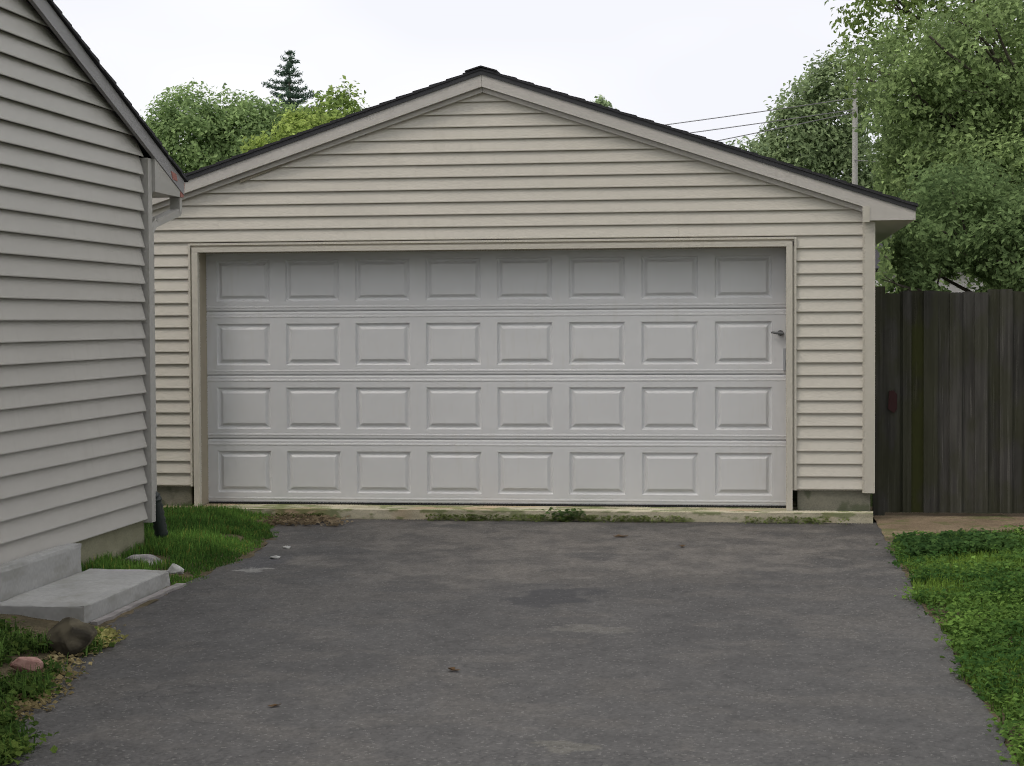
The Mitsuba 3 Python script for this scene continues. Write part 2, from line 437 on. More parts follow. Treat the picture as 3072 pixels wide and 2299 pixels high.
# the overhead door: four sections of eight raised panels
DY = 0.225
DOOR = obj('overhead_door', bx(-2.46, 2.46, DY + 0.034, DY + 0.05, 0.02, 2.17), 'door_white', g, label='white overhead door of four sections with raised panels')
SH, PITCH_X, PW_, PH_ = 0.5375, 0.5985, 0.462, 0.350
rows = [0.012 + i * SH for i in range(4)]
cols = [-0.013 + (i - 3.5) * PITCH_X for i in range(8)]


def frustum_rings(cx, cz, w, h, rings):
    v, f = [], []
    for ins, y in rings:
        for sx, sz in ((-1, -1), (1, -1), (1, 1), (-1, 1)):
            v.append((cx + sx * (w / 2 - ins), y, cz + sz * (h / 2 - ins)))
    for r in range(len(rings) - 1):
        for j in range(4):
            a, b = r * 4 + j, r * 4 + (j + 1) % 4
            f += [[a, b, b + 4], [a, b + 4, a + 4]]
    L = (len(rings) - 1) * 4
    f += [[L, L + 1, L + 2], [L, L + 2, L + 3]]
    return trimesh.Trimesh(v, f, process=False)


for r, z0 in enumerate(rows):
    z1 = z0 + SH
    face = sbox(-2.465, z0 + 0.012, 2.465, z1 - 0.014)
    for cx in cols:
        face = face.difference(sbox(cx - PW_ / 2, z0 + 0.085, cx + PW_ / 2, z0 + 0.085 + PH_))
    face = face.simplify(0)
    m = cat_(ext_y(face, DY, DY + 0.032),
             ext_x([(DY + 0.032, z0 + .003), (DY + .006, z0 + .003), (DY + .0045, z0 + .005), (DY + .0045, z0 + .012), (DY + .032, z0 + .012)], -2.465, 2.465),
             ext_x([(DY + 0.032, z1 - .014), (DY + .004, z1 - .014), (DY + .007, z1 - .006), (DY + .011, z1 - .001), (DY + .032, z1 - .001)], -2.465, 2.465))
    # a pressed rib along the foot and the head of each section
    for zz in (z0 + 0.036, z1 - 0.045):
        m = cat_(m, ext_x([(DY + .0005, zz - .009), (DY - .0035, zz - .005), (DY - .0035, zz + .005), (DY + .0005, zz + .009)], -2.465, 2.465))
    obj('section', m, 'door_white', DOOR)
for r, z0 in enumerate(rows):
    for cx in cols:
        rings = [(0.0, DY), (0.010, DY + 0.017), (0.020, DY + 0.019), (0.028, DY + 0.017), (0.046, DY + 0.0015), (0.051, DY - 0.0005)]
        obj('raised_panel', frustum_rings(cx, z0 + 0.085 + PH_ / 2, PW_, PH_, rings), 'door_white', DOOR)
obj('bottom_seal', bx(-2.42, 2.42, DY - 0.004, DY + 0.03, 0.0, 0.0145), 'black_rubber', DOOR)
hz, hx = 1.425, 2.372
hm = cat_(trimesh.creation.cylinder(0.024, 0.012, sections=24, transform=trimesh.geometry.align_vectors([0, 0, 1], [0, 1, 0])), trimesh.creation.cylinder(0.009, 0.05, sections=16, transform=trimesh.geometry.align_vectors([0, 0, 1], [0, 1, 0])))
hm.apply_translation((hx + .01, DY - 0.012, hz))
bar = tube([(hx - .065, DY - .036, hz + .006), (hx - .03, DY - .043, hz), (hx + .01, DY - .046, hz - .002), (hx + .036, DY - .043, hz - .006)], [0.008, .0105, .013, .010], 10)
obj('handle', cat_(hm, bar), 'dark_steel', DOOR, label='small grey handle on the right side of the door', smooth=40)
obj('slide_latch', cat_(bx(2.402, 2.424, DY - .012, DY, 1.12, 1.30), bx(2.406, 2.42, DY - .022, DY - .011, 1.16, 1.20)), 'steel', DOOR)

# roof: deck, shingle strips, rake boards, eave return, soffit
YF = -0.075
RT = lambda x, d: ZT(x) - d  # noqa: E731
xe0, xe1 = -3.47, 3.44
deck = ext_y([(xe0 + .03, RT(xe0 + .03, .055)), (AX, RT(AX, .055)), (xe1 - .03, RT(xe1 - .03, .055)), (xe1 - .03, RT(xe1 - .03, .10)), (AX, RT(AX, .10)), (xe0 + .03, RT(xe0 + .03, .10))], YF + 0.03, 7.1)
ROOF = obj('roof', deck, 'dark_metal', g)
obj('drip_edge', ext_y([(xe0, RT(xe0, .028)), (AX, RT(AX, .028)), (xe1, RT(xe1, .028)), (xe1, RT(xe1, .062)), (AX, RT(AX, .062)), (xe0, RT(xe0, .062))], YF - 0.012, YF + 0.006), 'dark_metal', ROOF)
for s in (-1, 1):
    xe = xe1 if s > 0 else xe0
    n = 25
    for i in range(n):
        t0, t1 = i / n, (i + 1.25) / n
        xa, xb = AX + (xe - AX) * (1 - t0), AX + (xe - AX) * max(0, 1 - t1)
        over = YF - 0.020 - rs.uniform(0, 0.004)
        zl = 0.002 - 0.016
        pts = [(xa + s * 0.012, RT(xa + s * .012, 0.0) + rs.uniform(-.0008, .001)), (xb, RT(xb, 0.012)), (xb, RT(xb, 0.027)), (xa + s * 0.012, RT(xa + s * .012, 0.024))]
        obj('shingle_strip', ext_y(pts if s < 0 else pts[::-1], over, 7.15), 'shingle', ROOF)
obj('ridge_cap', ext_y([(AX - .13, RT(AX - .13, -.012)), (AX, RT(AX, -.008)), (AX + .13, RT(AX + .13, -.012)), (AX + .13, RT(AX + .13, -.001)), (AX, RT(AX, .003)), (AX - .13, RT(AX - .13, -.001))], YF - 0.034, 7.15), 'shingle', ROOF)
for s in (-1, 1):
    xe = (xe1 - .006) if s > 0 else (xe0 + .006)
    xin = 3.03 if s > 0 else -3.06
    ftop, fbot = 0.058, 0.158
    xm = AX + s * 0.0015
    pts = [(xm, RT(xm, ftop)), (xe, RT(xe, ftop)), (xe, RT(xe, fbot) if False else 2.314), (xin, 2.314), (xin, RT(xin, fbot)), (xm, RT(xm, fbot))]
    obj('rake_board', ext_y(pts, YF, YF + 0.045), 'taupe_fascia', ROOF, label='taupe rake board with a boxed eave return at its foot')
    # thin channel under the board, against the siding
    pts = [(xm, RT(xm, .16)), (xin, RT(xin, .16)), (xin, RT(xin, .198)), (xm, RT(xm, .198))]
    obj('frieze_channel', ext_y(pts, -0.03, 0.018), 'taupe_fascia', ROOF)
    # flat soffit of the eave and fascia along the side
    a, b = sorted([s * 3.10, xe]) if s > 0 else sorted([-3.13, xe])
    obj('soffit', bx(a, b, YF + 0.046, 7.1, 2.318, 2.330), 'taupe_fascia', ROOF)
    c0, c1 = (xe - .02, xe - .001) if s > 0 else (xe + .001, xe + .02)
    obj('eave_board', bx(c0, c1, YF + 0.046, 7.1, 2.331, 2.425), 'taupe_fascia', ROOF)
obj('corner_cap', bx(3.022, 3.078, YF - 0.006, YF - 0.0005, 2.302, 2.425), 'beige_trim', ROOF)
# exposed sheathing edges under the channel where the siding stops short
obj('bare_board', ext_y([(-1.62, RT(-1.62, .199)), (-2.06, RT(-2.06, .199)), (-2.06, RT(-2.06, .226)), (-1.62, RT(-1.62, .205))], -0.012, 0.0), 'brown_jamb', ROOF, label='brown strip of bare board under the rake')

# concrete threshold in front of the door
xs = np.arange(-2.75, 3.115, 0.05)
front = -0.17 + 0.05 * (nfbm(np.stack([xs * 2.3, xs * 0, xs * 0], 1), 4, 2) - 0.5)
obj('threshold', ext_z(Polygon(np.vstack([np.stack([xs, front], 1), [(3.112, 0.021), (3.112, 0.021)], [(2.512, 0.0215), (2.512, 0.8), (-2.512, 0.8), (-2.512, 0.0215), (-2.75, 0.0215)]])), -0.3, -0.002), 'mossy_concrete', kind='structure', label='narrow mossy concrete threshold under the garage door')

# ------------------------------------------------------------------ the house on the left
h = 'house'
tag(h, 'grey vinyl sided house whose gable end runs along the driveway', 'house')
HX, HY0, HY1, RX = -2.00, -10.45, -2.56, -1.950
RY = (HY0 + HY1) / 2
HT = lambda y: 2.590 + 0.328 * (-1.858 - (RY + np.abs(np.asarray(y) - RY)))   # roof top line in the plane of the rake  # noqa: E731
hw = Polygon([(HY0, 0.16), (HY1 - .041, 0.16), (HY1 - .041, 2.6), (RY, 3.92), (HY0, 2.6)])
HW = obj('wall', cat_(ext_x(hw, HX - .14, HX - .045), bx(-8, HX - .14, HY1 - .15, HY1 - .040, 0.16, 2.6), bx(-8, HX - .14, HY0, HY0 + .13, 0.16, 2.6), bx(-8, -7.87, HY0 + .13, HY1 - .15, .16, 2.6)), 'house_siding', h)
HE, HZ0 = 0.1255, 0.1705
Mx = np.array([[0, -1, 0], [1, 0, 0], [0, 0, 1.0]])   # turns a plank that faces -y into one that faces +x
for k in range(30):
    z = HZ0 + k * HE

    def yr(zz):
        w = (HT(RY) - 0.07 - zz) / 0.328
        return max(HY0, RY - w), min(HY1 - 0.086, RY + w)
    (a0, b0), (a1, b1) = yr(z), yr(z + HE)
    if b0 - a0 < 0.2:
        break
    cuts = sorted(c for c in {3: [-3.9], 4: [-3.9], 9: [-4.6], 10: [-4.6], 14: [-3.4], 15: [-3.4], 19: [-4.3], 20: [-4.3]}.get(k, []) if a0 < c < b0)
    e0, e1 = [a0, *cuts, b0], [a1, *cuts, max(b1, a1 + .01)]
    for i in range(len(e0) - 1):
        ov = 0 if i == len(e0) - 2 else .025
        m = plank(e0[i], e0[i + 1] + ov, e1[i], e1[i + 1] + ov, z, rs.normal(0, 0.0008) + .001 + (.0025 if ov else 0), HE, 0.034)
        m.vertices = m.vertices @ Mx.T + [HX, 0, 0]
        m.fix_normals()
        obj(PW, m, 'house_siding', HW)
for k in range(18):
    m = plank(2.08, 8, 2.08, 8, HZ0 + k * HE, 0.001, HE, 0.027)
    m.vertices = m.vertices * [-1, -1, 1] + [0, HY1, 0]
    m.fix_normals()
    obj(PW, m, 'house_siding', HW)
obj('corner_post', cat_(bx(HX - .07, HX + .022, HY1 - .062, HY1 + .022, 0.145, 2.675), bx(HX - .055, HX - .040, HY1 - .10, HY1 - .0625, 0.175, 2.6)), 'grey_trim', h)
obj('foundation', cat_(bx(-7.9, HX - .042, HY0 + .03, HY1 - .042, -0.3, 0.158)), 'house_foundation', h)
HR = obj('roof', cat_(*[ext_x([(RY, HT(RY) - .05), (e, HT(e) - .05), (e, HT(e) - .09), (RY, HT(RY) - .09)][::(1 if e > RY else -1)], -8.1, RX - .03) for e in (-1.89, 2 * RY + 1.89)]), 'dark_metal', h)
for s in (-1, 1):
    ye = RY + s * (-1.858 - RY)
    n = 30
    for i in range(n):
        t0, t1 = i / n, (i + 1.25) / n
        ya, yb = RY + (ye - RY) * (1 - t0), RY + (ye - RY) * max(0, 1 - t1)
        pts = [(ya + s * .012, HT(ya + s * .012) + rs.uniform(-.0008, .001)), (yb, HT(yb) - .012), (yb, HT(yb) - .027), (ya + s * .012, HT(ya + s * .012) - .024)]
        obj('shingle_strip', ext_x(pts[::-s], -8.12, RX + .016 + rs.uniform(0, .01)), 'shingle', HR)
    e = ye - s * .03
    obj('rake_board', ext_x([(RY + s * .001, HT(RY) - .030), (e, HT(e) - .030), (e, HT(e) - .135), (RY + s * .001, HT(RY) - .135)][::-s], RX - .026, RX), 'grey_fascia', HR)
obj('ridge_cap', ext_x([(RY - .13, HT(RY - .13) + .012), (RY, HT(RY) + .008), (RY + .13, HT(RY + .13) + .012), (RY + .13, HT(RY + .13)), (RY, HT(RY) - .004), (RY - .13, HT(RY - .13))][::-1], -8.12, RX + .02), 'shingle', HR)
# boxed eave return at the corner, soffit and gutter along the eave
obj('eave_return', ext_x([(-2.535, 2.445), (-1.975, 2.445), (-1.962, HT(-1.962) - .136), (-2.535, HT(-2.535) - .136)], RX - .045, RX - .006), 'grey_trim', HR)
obj('soffit', bx(-8, RX - .046, HY1 + .023, -1.965, 2.448, 2.460), 'grey_trim', HR)
gy = -1.960
gut = [(gy, 2.545), (gy, 2.447), (gy + .065, 2.447), (gy + .09, 2.495), (gy + .10, 2.55), (gy + .093, 2.552), (gy + .082, 2.50), (gy + .06, 2.454), (gy + .007, 2.454), (gy + .007, 2.545)]
GUT = obj('gutter', ext_x(gut, -8, RX - .012), 'grey_trim', h)
obj('end_cap', ext_x([(gy - .001, 2.546), (gy - .001, 2.446), (gy + .066, 2.446), (gy + .091, 2.495), (gy + .101, 2.553)], RX - .0115, RX - .004), 'rust_red', GUT, label='rust red end cap of the gutter')
obj('rust_patch', ext_x([(-2.20, HT(-2.20) - .085), (-2.08, HT(-2.08) - .060), (-2.05, HT(-2.05) - .10), (-2.16, HT(-2.16) - .130)], RX + .0005, RX + .003), 'rust_red', HR, label='reddish bare patch on the rake board')


def rect_tube(path, w, d, side):
    return cat_(*[twist_box(path[i], path[i + 1], w, d, side) for i in range(len(path) - 1)])


P0, P1, P2, P3, P4 = (-2.0, -1.93, 2.446), (-2.0, -1.93, 2.33), (-2.022, -2.40, 2.235), (-2.03, -2.492, 2.17), (-2.03, -2.492, 0.30)
dsp = cat_(twist_box(P0, P1, .075, .055, (0, 1, 0)), twist_box((P1[0], P1[1] + .01, P1[2] + .012), P2, .072, .052, (0, 0, 1)), twist_box((P2[0], P2[1] + .012, P2[2] + .008), P3, .07, .05, (0, 1, 1)), twist_box((P3[0], P3[1], P3[2] + .03), P4, .075, .055, (0, 1, 0)))
DS = obj('downspout', dsp, 'grey_trim', h)
for z in (1.75, 0.8):
    obj('strap', bx(-2.073, -1.987, -2.53, -2.460, z, z + .02), 'grey_trim', DS)
# black corrugated drain adapter at the foot of the downspout
dr_path = [(-2.02, -2.485, 0.33)] + [(-2.008 + 0.003 * i, -2.475 + .004 * i, 0.315 - 0.024 * i) for i in range(13)]
rad = [0.034] + [0.050 if i % 2 else 0.043 for i in range(13)]
obj('drain_pipe', tube(dr_path, rad, 14), 'dark_plastic', h, label='dark corrugated drain pipe at the foot of the downspout', smooth=50)

# ------------------------------------------------------------------ steps by the house door (outside the frame)
def worn_slab(x0, x1, y0, y1, z0, z1, seed):
    m = bx(x0, x1, y0, y1, z0, z1)
    for _ in range(4):
        m = m.subdivide()
    v = m.vertices
    c = np.array([(x0 + x1) / 2, (y0 + y1) / 2, (z0 + z1) / 2])
    hsz = np.array([x1 - x0, y1 - y0, z1 - z0]) / 2
    d = hsz - np.abs(v - c)                       # distance to the faces
    r = 0.012
    near = np.sort(d, 1)[:, :2].sum(1)
    k = np.clip(1 - near / r, 0, 1)[:, None] * (0.004 + 0.02 * np.clip(nfbm(v * 9, 3, seed + 3)[:, None] - .45, 0, 1))
    m.vertices = v - np.sign(v - c) * k * (d < 0.012) + (nfbm(v * 14, 3, seed)[:, None] - .5) * 0.003
    return m


def slab_thing(name, b, seed, label):
    obj(name, worn_slab(*b, seed), 'step_concrete', label=label, cat='step')


slab_thing('concrete_step', (-1.97, -1.872, -6.6, -4.26, -0.15, 0.198), 4, 'upper concrete step against the grey house wall')
slab_thing('concrete_slab', (-1.87, -1.352, -5.64, -4.16, -0.15, 0.030), 9, 'low pale concrete slab lying in front of the upper step')

# ------------------------------------------------------------------ wooden fence at the right
fz = 0.42
edges = [3.2285, 3.345, 3.372, 3.438, 3.540, 3.648, 3.748, 3.842, 3.948, 4.05, 4.148, 4.242, 4.34, 4.44, 4.55, 4.65, 4.76, 4.86, 4.97, 5.08, 5.18, 5.3, 5.42, 5.53, 5.65, 5.77]
mats = ['wood_dark', 'wood_dark', 'wood_dark', 'wood_mossy', 'wood_dark', 'wood_grey', 'wood_grey', 'wood_grey', 'wood_grey', 'wood_dark', 'wood_grey', 'wood_dark', 'wood_grey', 'wood_dark', 'wood_grey']
fe = 'wooden_fence'
tag(fe, 'tall dark weathered fence of upright wooden boards beside the garage', 'fence')
obj('post', bx(3.135, 3.228, fz - 0.02, fz + 0.09, -0.2, 1.80), 'wood_dark', fe)
obj('post', bx(5.80, 5.90, fz - 0.0, fz + 0.1, -0.2, 1.82), 'wood_dark', fe)
for z in (0.35, 1.45):
    obj('rail', bx(3.229, 5.799, fz + 0.021, fz + 0.06, z, z + 0.09), 'wood_grey', fe)
for i in range(len(edges) - 1):
    x0, x1 = edges[i] + .0002, edges[i + 1] + .003
    top = 1.765 + rs.uniform(-.02, .016) - (0.025 if i in (6, 7) else 0)
    c = min(0.010, (x1 - x0) / 4)
    pts = [(x0, -0.05), (x1, -0.05), (x1 + rs.uniform(-.001, .001), top - c * rs.uniform(.3, 1)), (x1 - c, top + rs.uniform(-.006, .004)), (x0 + c, top), (x0, top - c * rs.uniform(.3, 1))]
    dy = (.012 if i % 2 else -.008) + rs.uniform(-.004, .004)
    kw = {'label': 'board green with moss'} if mats[i % len(mats)] == 'wood_mossy' else {}
    obj('plank', ext_y(pts, fz - 0.002 + dy, fz + 0.018 + dy), mats[i % len(mats)], fe, **kw)
obj('reflector', ext_y([(3.252, 0.80), (3.30, 0.765), (3.325, 0.80), (3.325, 0.92), (3.30, 0.95), (3.262, 0.945)], fz - 0.024, fz - 0.009), 'dark_red', fe, label='dark red plate fixed to the first board')

# ------------------------------------------------------------------ leaves and blades
def leaves(centers, normals, size, rng, colors, aspect=0.55, fold=0.25):
    """one folded rhombus per centre; returns vertices, triangles, vertex colours"""
    n = len(centers)
    nn = normals / np.linalg.norm(normals, axis=1, keepdims=True)
    a = rng.normal(size=(n, 3))
    t = a - nn * (a * nn).sum(1, keepdims=True)
    t /= np.linalg.norm(t, axis=1, keepdims=True)
    u = np.cross(nn, t)
    L = (np.asarray(size) * np.ones(n))[:, None]
    W = L * aspect
    b = centers - t * L * .5
    tip = centers + t * L * .5 - nn * L * .12
    l = centers + u * W * .5 + nn * L * fold * .4 - t * L * .05
    r = centers - u * W * .5 + nn * L * fold * .4 - t * L * .05
    v = np.stack([b, l, tip, r], 1).reshape(-1, 3)
    i = np.arange(n)[:, None] * 4
    f = np.vstack([i + [0, 2, 1], i + [0, 3, 2]])
    return v, f, np.repeat(colors, 4, 0)


LEAF_GAIN, GROUND_GAIN = 3.3, 2.45


def palette(rng, n, lo, hi, pick=None, spread=0.16, gain=LEAF_GAIN):
    t = rng.random(n) if pick is None else np.clip(pick + rng.normal(0, 0.18, n), 0, 1)
    c = np.asarray(lo) + (np.asarray(hi) - np.asarray(lo)) * t[:, None]
    return np.clip(c * gain * (1 + rng.normal(0, spread, (n, 1))), 0.004, 0.9)


def crown(blobs, leaf, per_m3, lo, hi, seed, clump=0.2, per_clump=30, keep=None, shell=0.55, gap=0.43):
    """leaf clumps through the outer part of a few uneven volumes; blobs: (x, y, z, rx, ry, rz)"""
    rng = np.random.default_rng(seed)
    C, N, S = [], [], []
    for bi, (x, y, z, rx, ry, rz) in enumerate(blobs):
        vol = 4.19 * rx * ry * rz
        k = max(6, int(vol * per_m3))
        d = rng.normal(size=(k, 3)); d /= np.linalg.norm(d, axis=1, keepdims=True)
        lump = 0.58 + 0.84 * nfbm(d * 2.2 + bi * 5.3, 3, seed)
        r = (shell + (1 - shell) * rng.random(k) ** 0.7) * lump
        c = d * r[:, None] * [rx, ry, rz] + [x, y, z]
        hole = nfbm(c * 1.5 / max(rx, .5) + seed, 3, seed + 1)
        ok = hole > gap * np.clip(r, 0.4, 1.1)
        C.append(c[ok]); N.append(d[ok]); S.append(rng.random(ok.sum()))
    C, N, S = np.vstack(C), np.vstack(N), np.concatenate(S)
    k = len(C)
    m = rng.poisson(per_clump, k)
    ci = np.repeat(np.arange(k), m)
    off = rng.normal(size=(len(ci), 3)) * clump * np.array([1, 1, .65]) * .6
    p = C[ci] + off
    p[:, 2] -= 0.25 * (off[:, 0] ** 2 + off[:, 1] ** 2) / clump
    nrm = N[ci] * 0.9 + np.array([0, 0, 0.35]) + rng.normal(size=(len(ci), 3)) * .5
    tone = S[ci] * .6 + .2
    col = palette(rng, len(ci), lo, hi, tone)
    ok = np.ones(len(p), bool) if keep is None else keep(p)
    size = leaf * rng.uniform(.45, 1.35, len(p))
    v, f, c = leaves(p[ok], nrm[ok], size[ok], rng, col[ok])
    return (v, f), c


def limb(p0, p1, r0, r1, rng, n=7, bend=0.12):
    t = np.linspace(0, 1, n)[:, None]
    L = np.linalg.norm(np.subtract(p1, p0))
    p = np.asarray(p0) * (1 - t) + np.asarray(p1) * t
    p[1:-1] += np.cumsum(rng.normal(0, bend * L / n, (n - 2, 3)), 0) * np.sin(np.pi * t[1:-1])
    return tube(p, np.linspace(r0, r1, n), 7)


def tree(name, base, blobs, label, leaf, per_m3, lo, hi, seed, rad=0.12, group=None, extra=(), **kw):
    rng = np.random.default_rng(seed + 100)
    k = key_for(name)
    while f'{k}__trunk' in scene:
        k = f'{name}_{int(k[-3:]) + 1:03d}' if k[-3:].isdigit() else f'{name}_001'
    fork = np.array([base[0] * .7 + np.mean([b[0] for b in blobs]) * .3, base[1] * .7 + np.mean([b[1] for b in blobs]) * .3, max(base[2] + .8, min(b[2] for b in blobs) - .5)])
    parts = [limb(base, fork, rad, rad * .7, rng)]
    for b in blobs:
        parts.append(limb(fork - [0, 0, .1], b[:3], rad * .55, rad * .15, rng))
        for _ in range(3):
            d = rng.normal(size=3); d[2] = abs(d[2]) * .6; d /= np.linalg.norm(d)
            parts.append(limb(np.array(b[:3]) * .9 + fork * .1, np.array(b[:3]) + d * np.array(b[3:]) * .8, rad * .2, rad * .05, rng, 5))
    for e in extra:
        parts.append(limb(*e, rng))
    obj('trunk', cat_(*parts), 'bark', k, smooth=True)
    m, c = crown(blobs, leaf, per_m3, lo, hi, seed, **kw)
    obj('crown', m, 'leaf', k, color=c)
    tag(k, label, 'tree', group)
    return k


MID_LO, MID_HI = (0.042, 0.060, 0.026), (0.120, 0.158, 0.066)
DARK_LO, DARK_HI = (0.027, 0.042, 0.018), (0.078, 0.110, 0.046)
# behind the garage, left
tree('round_tree', (-8.6, 20.5, -.1), [(-8.75, 20.0, 4.9, .95, .9, 1.15), (-7.75, 20.4, 4.9, .95, .9, 1.15), (-7.0, 21, 4.7, .75, .8, 1.05)], 'broad grey-green tree behind the house eave, left of the conifer tip', 0.095, 120, (0.044, 0.068, 0.030), (0.135, 0.178, 0.078), 21, clump=.2, gap=.30)
tree('round_tree', (-5.9, 20.5, -.1), [(-5.85, 20.2, 5.05, .62, .7, 1.0), (-6.55, 20.6, 4.75, .55, .6, .9)], 'green tree behind the garage roof, right of the conifer tip', 0.10, 130, (0.04, 0.062, 0.020), (0.140, 0.180, 0.055), 22, clump=.2, gap=.30)
tree('young_tree', (-4.9, 14.3, -.1), [(-5.45, 14, 4.1, .45, .4, .42), (-4.95, 14.1, 4.4, .42, .4, .5), (-4.5, 14.1, 4.35, .42, .4, .45)], 'bright yellow-green tree top just above the left slope of the garage roof', 0.085, 330, (0.065, 0.090, 0.026), (0.165, 0.20, 0.060), 23, rad=.07, clump=.15, gap=.30)
tree('small_tree', (-1.2, 25, -.1), [(-1.2, 25, 5.95, .26, .3, .45)], 'tiny tree top peeping over the right slope of the roof near the ridge', 0.10, 260, (0.05, 0.07, 0.04), (0.13, 0.16, 0.09), 24, rad=.06, clump=.12)
tree('small_tree', (1.9, 18, -.1), [(1.92, 18, 4.30, .36, .3, .45), (1.6, 18, 4.2, .25, .3, .35)], 'small tree top over the middle of the right roof slope', 0.09, 260, (0.05, 0.07, 0.04), (0.13, 0.16, 0.09), 25, rad=.06, clump=.13)

# conifer behind them
rng = np.random.default_rng(31)
ck = 'conifer'
cx, cy, ctop = -7.70, 24.0, 7.32
obj('trunk', tube([(cx, cy, -.1), (cx, cy, 4), (cx, cy, ctop)], [.16, .09, .008], 8), 'bark', ck, smooth=True)
CP, CN = [], []
for lev in range(24):
  for _ in range(4 + lev // 2):
    dz = 0.03 + 0.15 * lev + abs(rng.normal(0, .05))
    a = rng.random() * 2 * np.pi
    L = (0.04 + 0.52 * max(dz, 0) ** .92) * rng.uniform(.4, 1.25)
    k = max(5, int(L * 42))
    sg = np.linspace(0.05, 1, k)
    p = np.stack([cx + np.cos(a) * L * sg, cy + np.sin(a) * L * sg, ctop - dz - 0.22 * L * sg + 0.34 * L * sg ** 2.5], 1)
    p = np.repeat(p, 6, 0) + rng.normal(0, .022, (k * 6, 3))
    CP.append(p); CN.append(rng.normal(size=p.shape))
CP, CN = np.vstack(CP), np.vstack(CN)
v, f, c = leaves(CP, CN, 0.09 * rng.uniform(.6, 1.3, len(CP)), rng, palette(rng, len(CP), (0.022, 0.040, 0.030), (0.060, 0.085, 0.062)), aspect=.22)
obj('crown', (v, f), 'leaf', ck, color=c)
tag(ck, 'dark conifer whose pointed tip rises above the round trees', 'tree')

# behind the fence, right
tree('grey_leaved_tree', (4.0, 31, -.1), [(3.15, 30, 5.85, .75, .8, 1.15), (4.0, 30.4, 6.5, .95, .8, 1.5), (2.55, 30, 5.45, .5, .6, .8), (4.4, 30.5, 5.0, .9, .8, 1.0)], 'grey-green tree behind the utility pole, above the right end of the roof', 0.13, 90, (0.050, 0.070, 0.036), (0.130, 0.160, 0.086), 41, clump=.24, per_clump=22, gap=.47)


def clear(p):
    """leaves off the garage roof and wall, off the fence, and out of one opening low in the crown"""
    x, y, z = p.T
    return ~((x < 3.5) & (y < 7.3) & (z < 2.65)) & ~((x < 3.42 + .075 * (y - 5.6) + .05 * np.sin(z * 9)) & (z < 4.05) & (y > 4)) & ~((x < 3.16) & (y < 7.3)) & ~((y < .62) & (z < 1.9) & (y > .2)) & (y > 0.2) & ~((np.abs(x - 4.02 - .08 * (y - 2)) < .20 + .08 * np.sin(z * 31)) & (z < 2.0 + .07 * np.sin(x * 17)) & (z > 1.5))


tree('tall_tree', (5.6, 6.6, -.1), [(4.15, 5.6, 3.75, .85, 1.0, .85), (4.9, 5.8, 3.0, .95, 1.0, .95), (4.75, 5.4, 4.3, 1.0, 1.0, .8), (5.7, 6.0, 3.9, 1.0, 1.0, 1.1), (3.75, 6.3, 4.25, .65, .8, .65), (4.1, 5.6, 2.9, .75, .9, .75), (4.6, 4.6, 2.9, .6, .7, .6), (5.3, 4.6, 3.1, .8, .8, .8), (5.9, 6.2, 5.3, 1.0, 1.0, 1.0)],
     'big leafy tree that overhangs the fence and fills the upper right', 0.066, 105, MID_LO, MID_HI, 51, rad=.14, clump=.15, per_clump=30, keep=clear, gap=.40,
     extra=[((5.3, 5.4, 3.1), (3.95, 4.7, 4.45), .035, .012), ((5.4, 5.6, 3.5), (4.5, 4.8, 4.75), .03, .01), ((4.6, 4.9, 3.85), (4.2, 4.75, 3.9), .012, .004)])
tree('airy_tree', (6.6, 9.0, -.1), [(3.95, 8.6, 5.35, .75, .8, .75), (4.7, 8.6, 5.5, .8, .8, .8), (5.6, 8.8, 5.5, .9, .8, .9), (3.6, 8.4, 4.7, .45, .6, .6)], 'thin-leaved tree top with sky showing through at the upper right', 0.085, 70, (0.03, 0.045, 0.015), (0.09, 0.12, 0.035), 52, rad=.1, clump=.22, per_clump=18, keep=clear, gap=.5)
tree('dark_tree', (5.6, 2.9, -.1), [(4.0, 2.7, 2.35, .62, .7, .55), (4.6, 2.4, 2.1, .75, .7, .6), (4.95, 2.0, 1.85, .6, .6, .5), (3.62, 2.1, 1.8, .4, .5, .4), (5.3, 2.6, 2.35, .8, .8, .7), (3.75, 3.2, 2.05, .45, .7, .5), (4.3, 3.6, 2.45, .8, .8, .6), (5.6, 3.2, 2.5, .7, .8, .7)],
     'dark green bushy tree close behind the wooden fence', 0.062, 190, DARK_LO, DARK_HI, 53, rad=.07, clump=.13, per_clump=28, keep=clear, gap=.37)
tree('deep_tree', (6.6, 11, -.1), [(4.6, 10.6, 3.0, 1.1, .9, 1.0), (5.9, 10.6, 3.0, 1.1, .9, 1.2), (4.1, 10.4, 3.75, .7, .8, .7), (5.2, 10.6, 4.3, 1.0, .9, .8), (3.85, 8.6, 1.8, .55, .6, .85)], 'darker tree standing deeper in the garden behind the tall leafy tree', 0.10, 60, DARK_LO, MID_HI, 54, rad=.12, clump=.26, keep=clear, gap=.3)

# unseen tree, out of frame, placed to shade the near asphalt and right strip
tree('unseen_shade_tree', (6.9, -9.5, -.1), [(6.6, -9.0, 4.6, 1.9, 2.2, 1.5), (6.9, -6.6, 4.4, 1.6, 1.6, 1.4), (6.8, -11.5, 4.8, 1.9, 2.0, 1.6), (6.5, -9.6, 6.4, 2.0, 2.4, 1.4)], 'unseen tree out of view to the right, placed to shade the near driveway', 0.16, 22, MID_LO, MID_HI, 57, rad=.2, clump=.34, gap=.3)

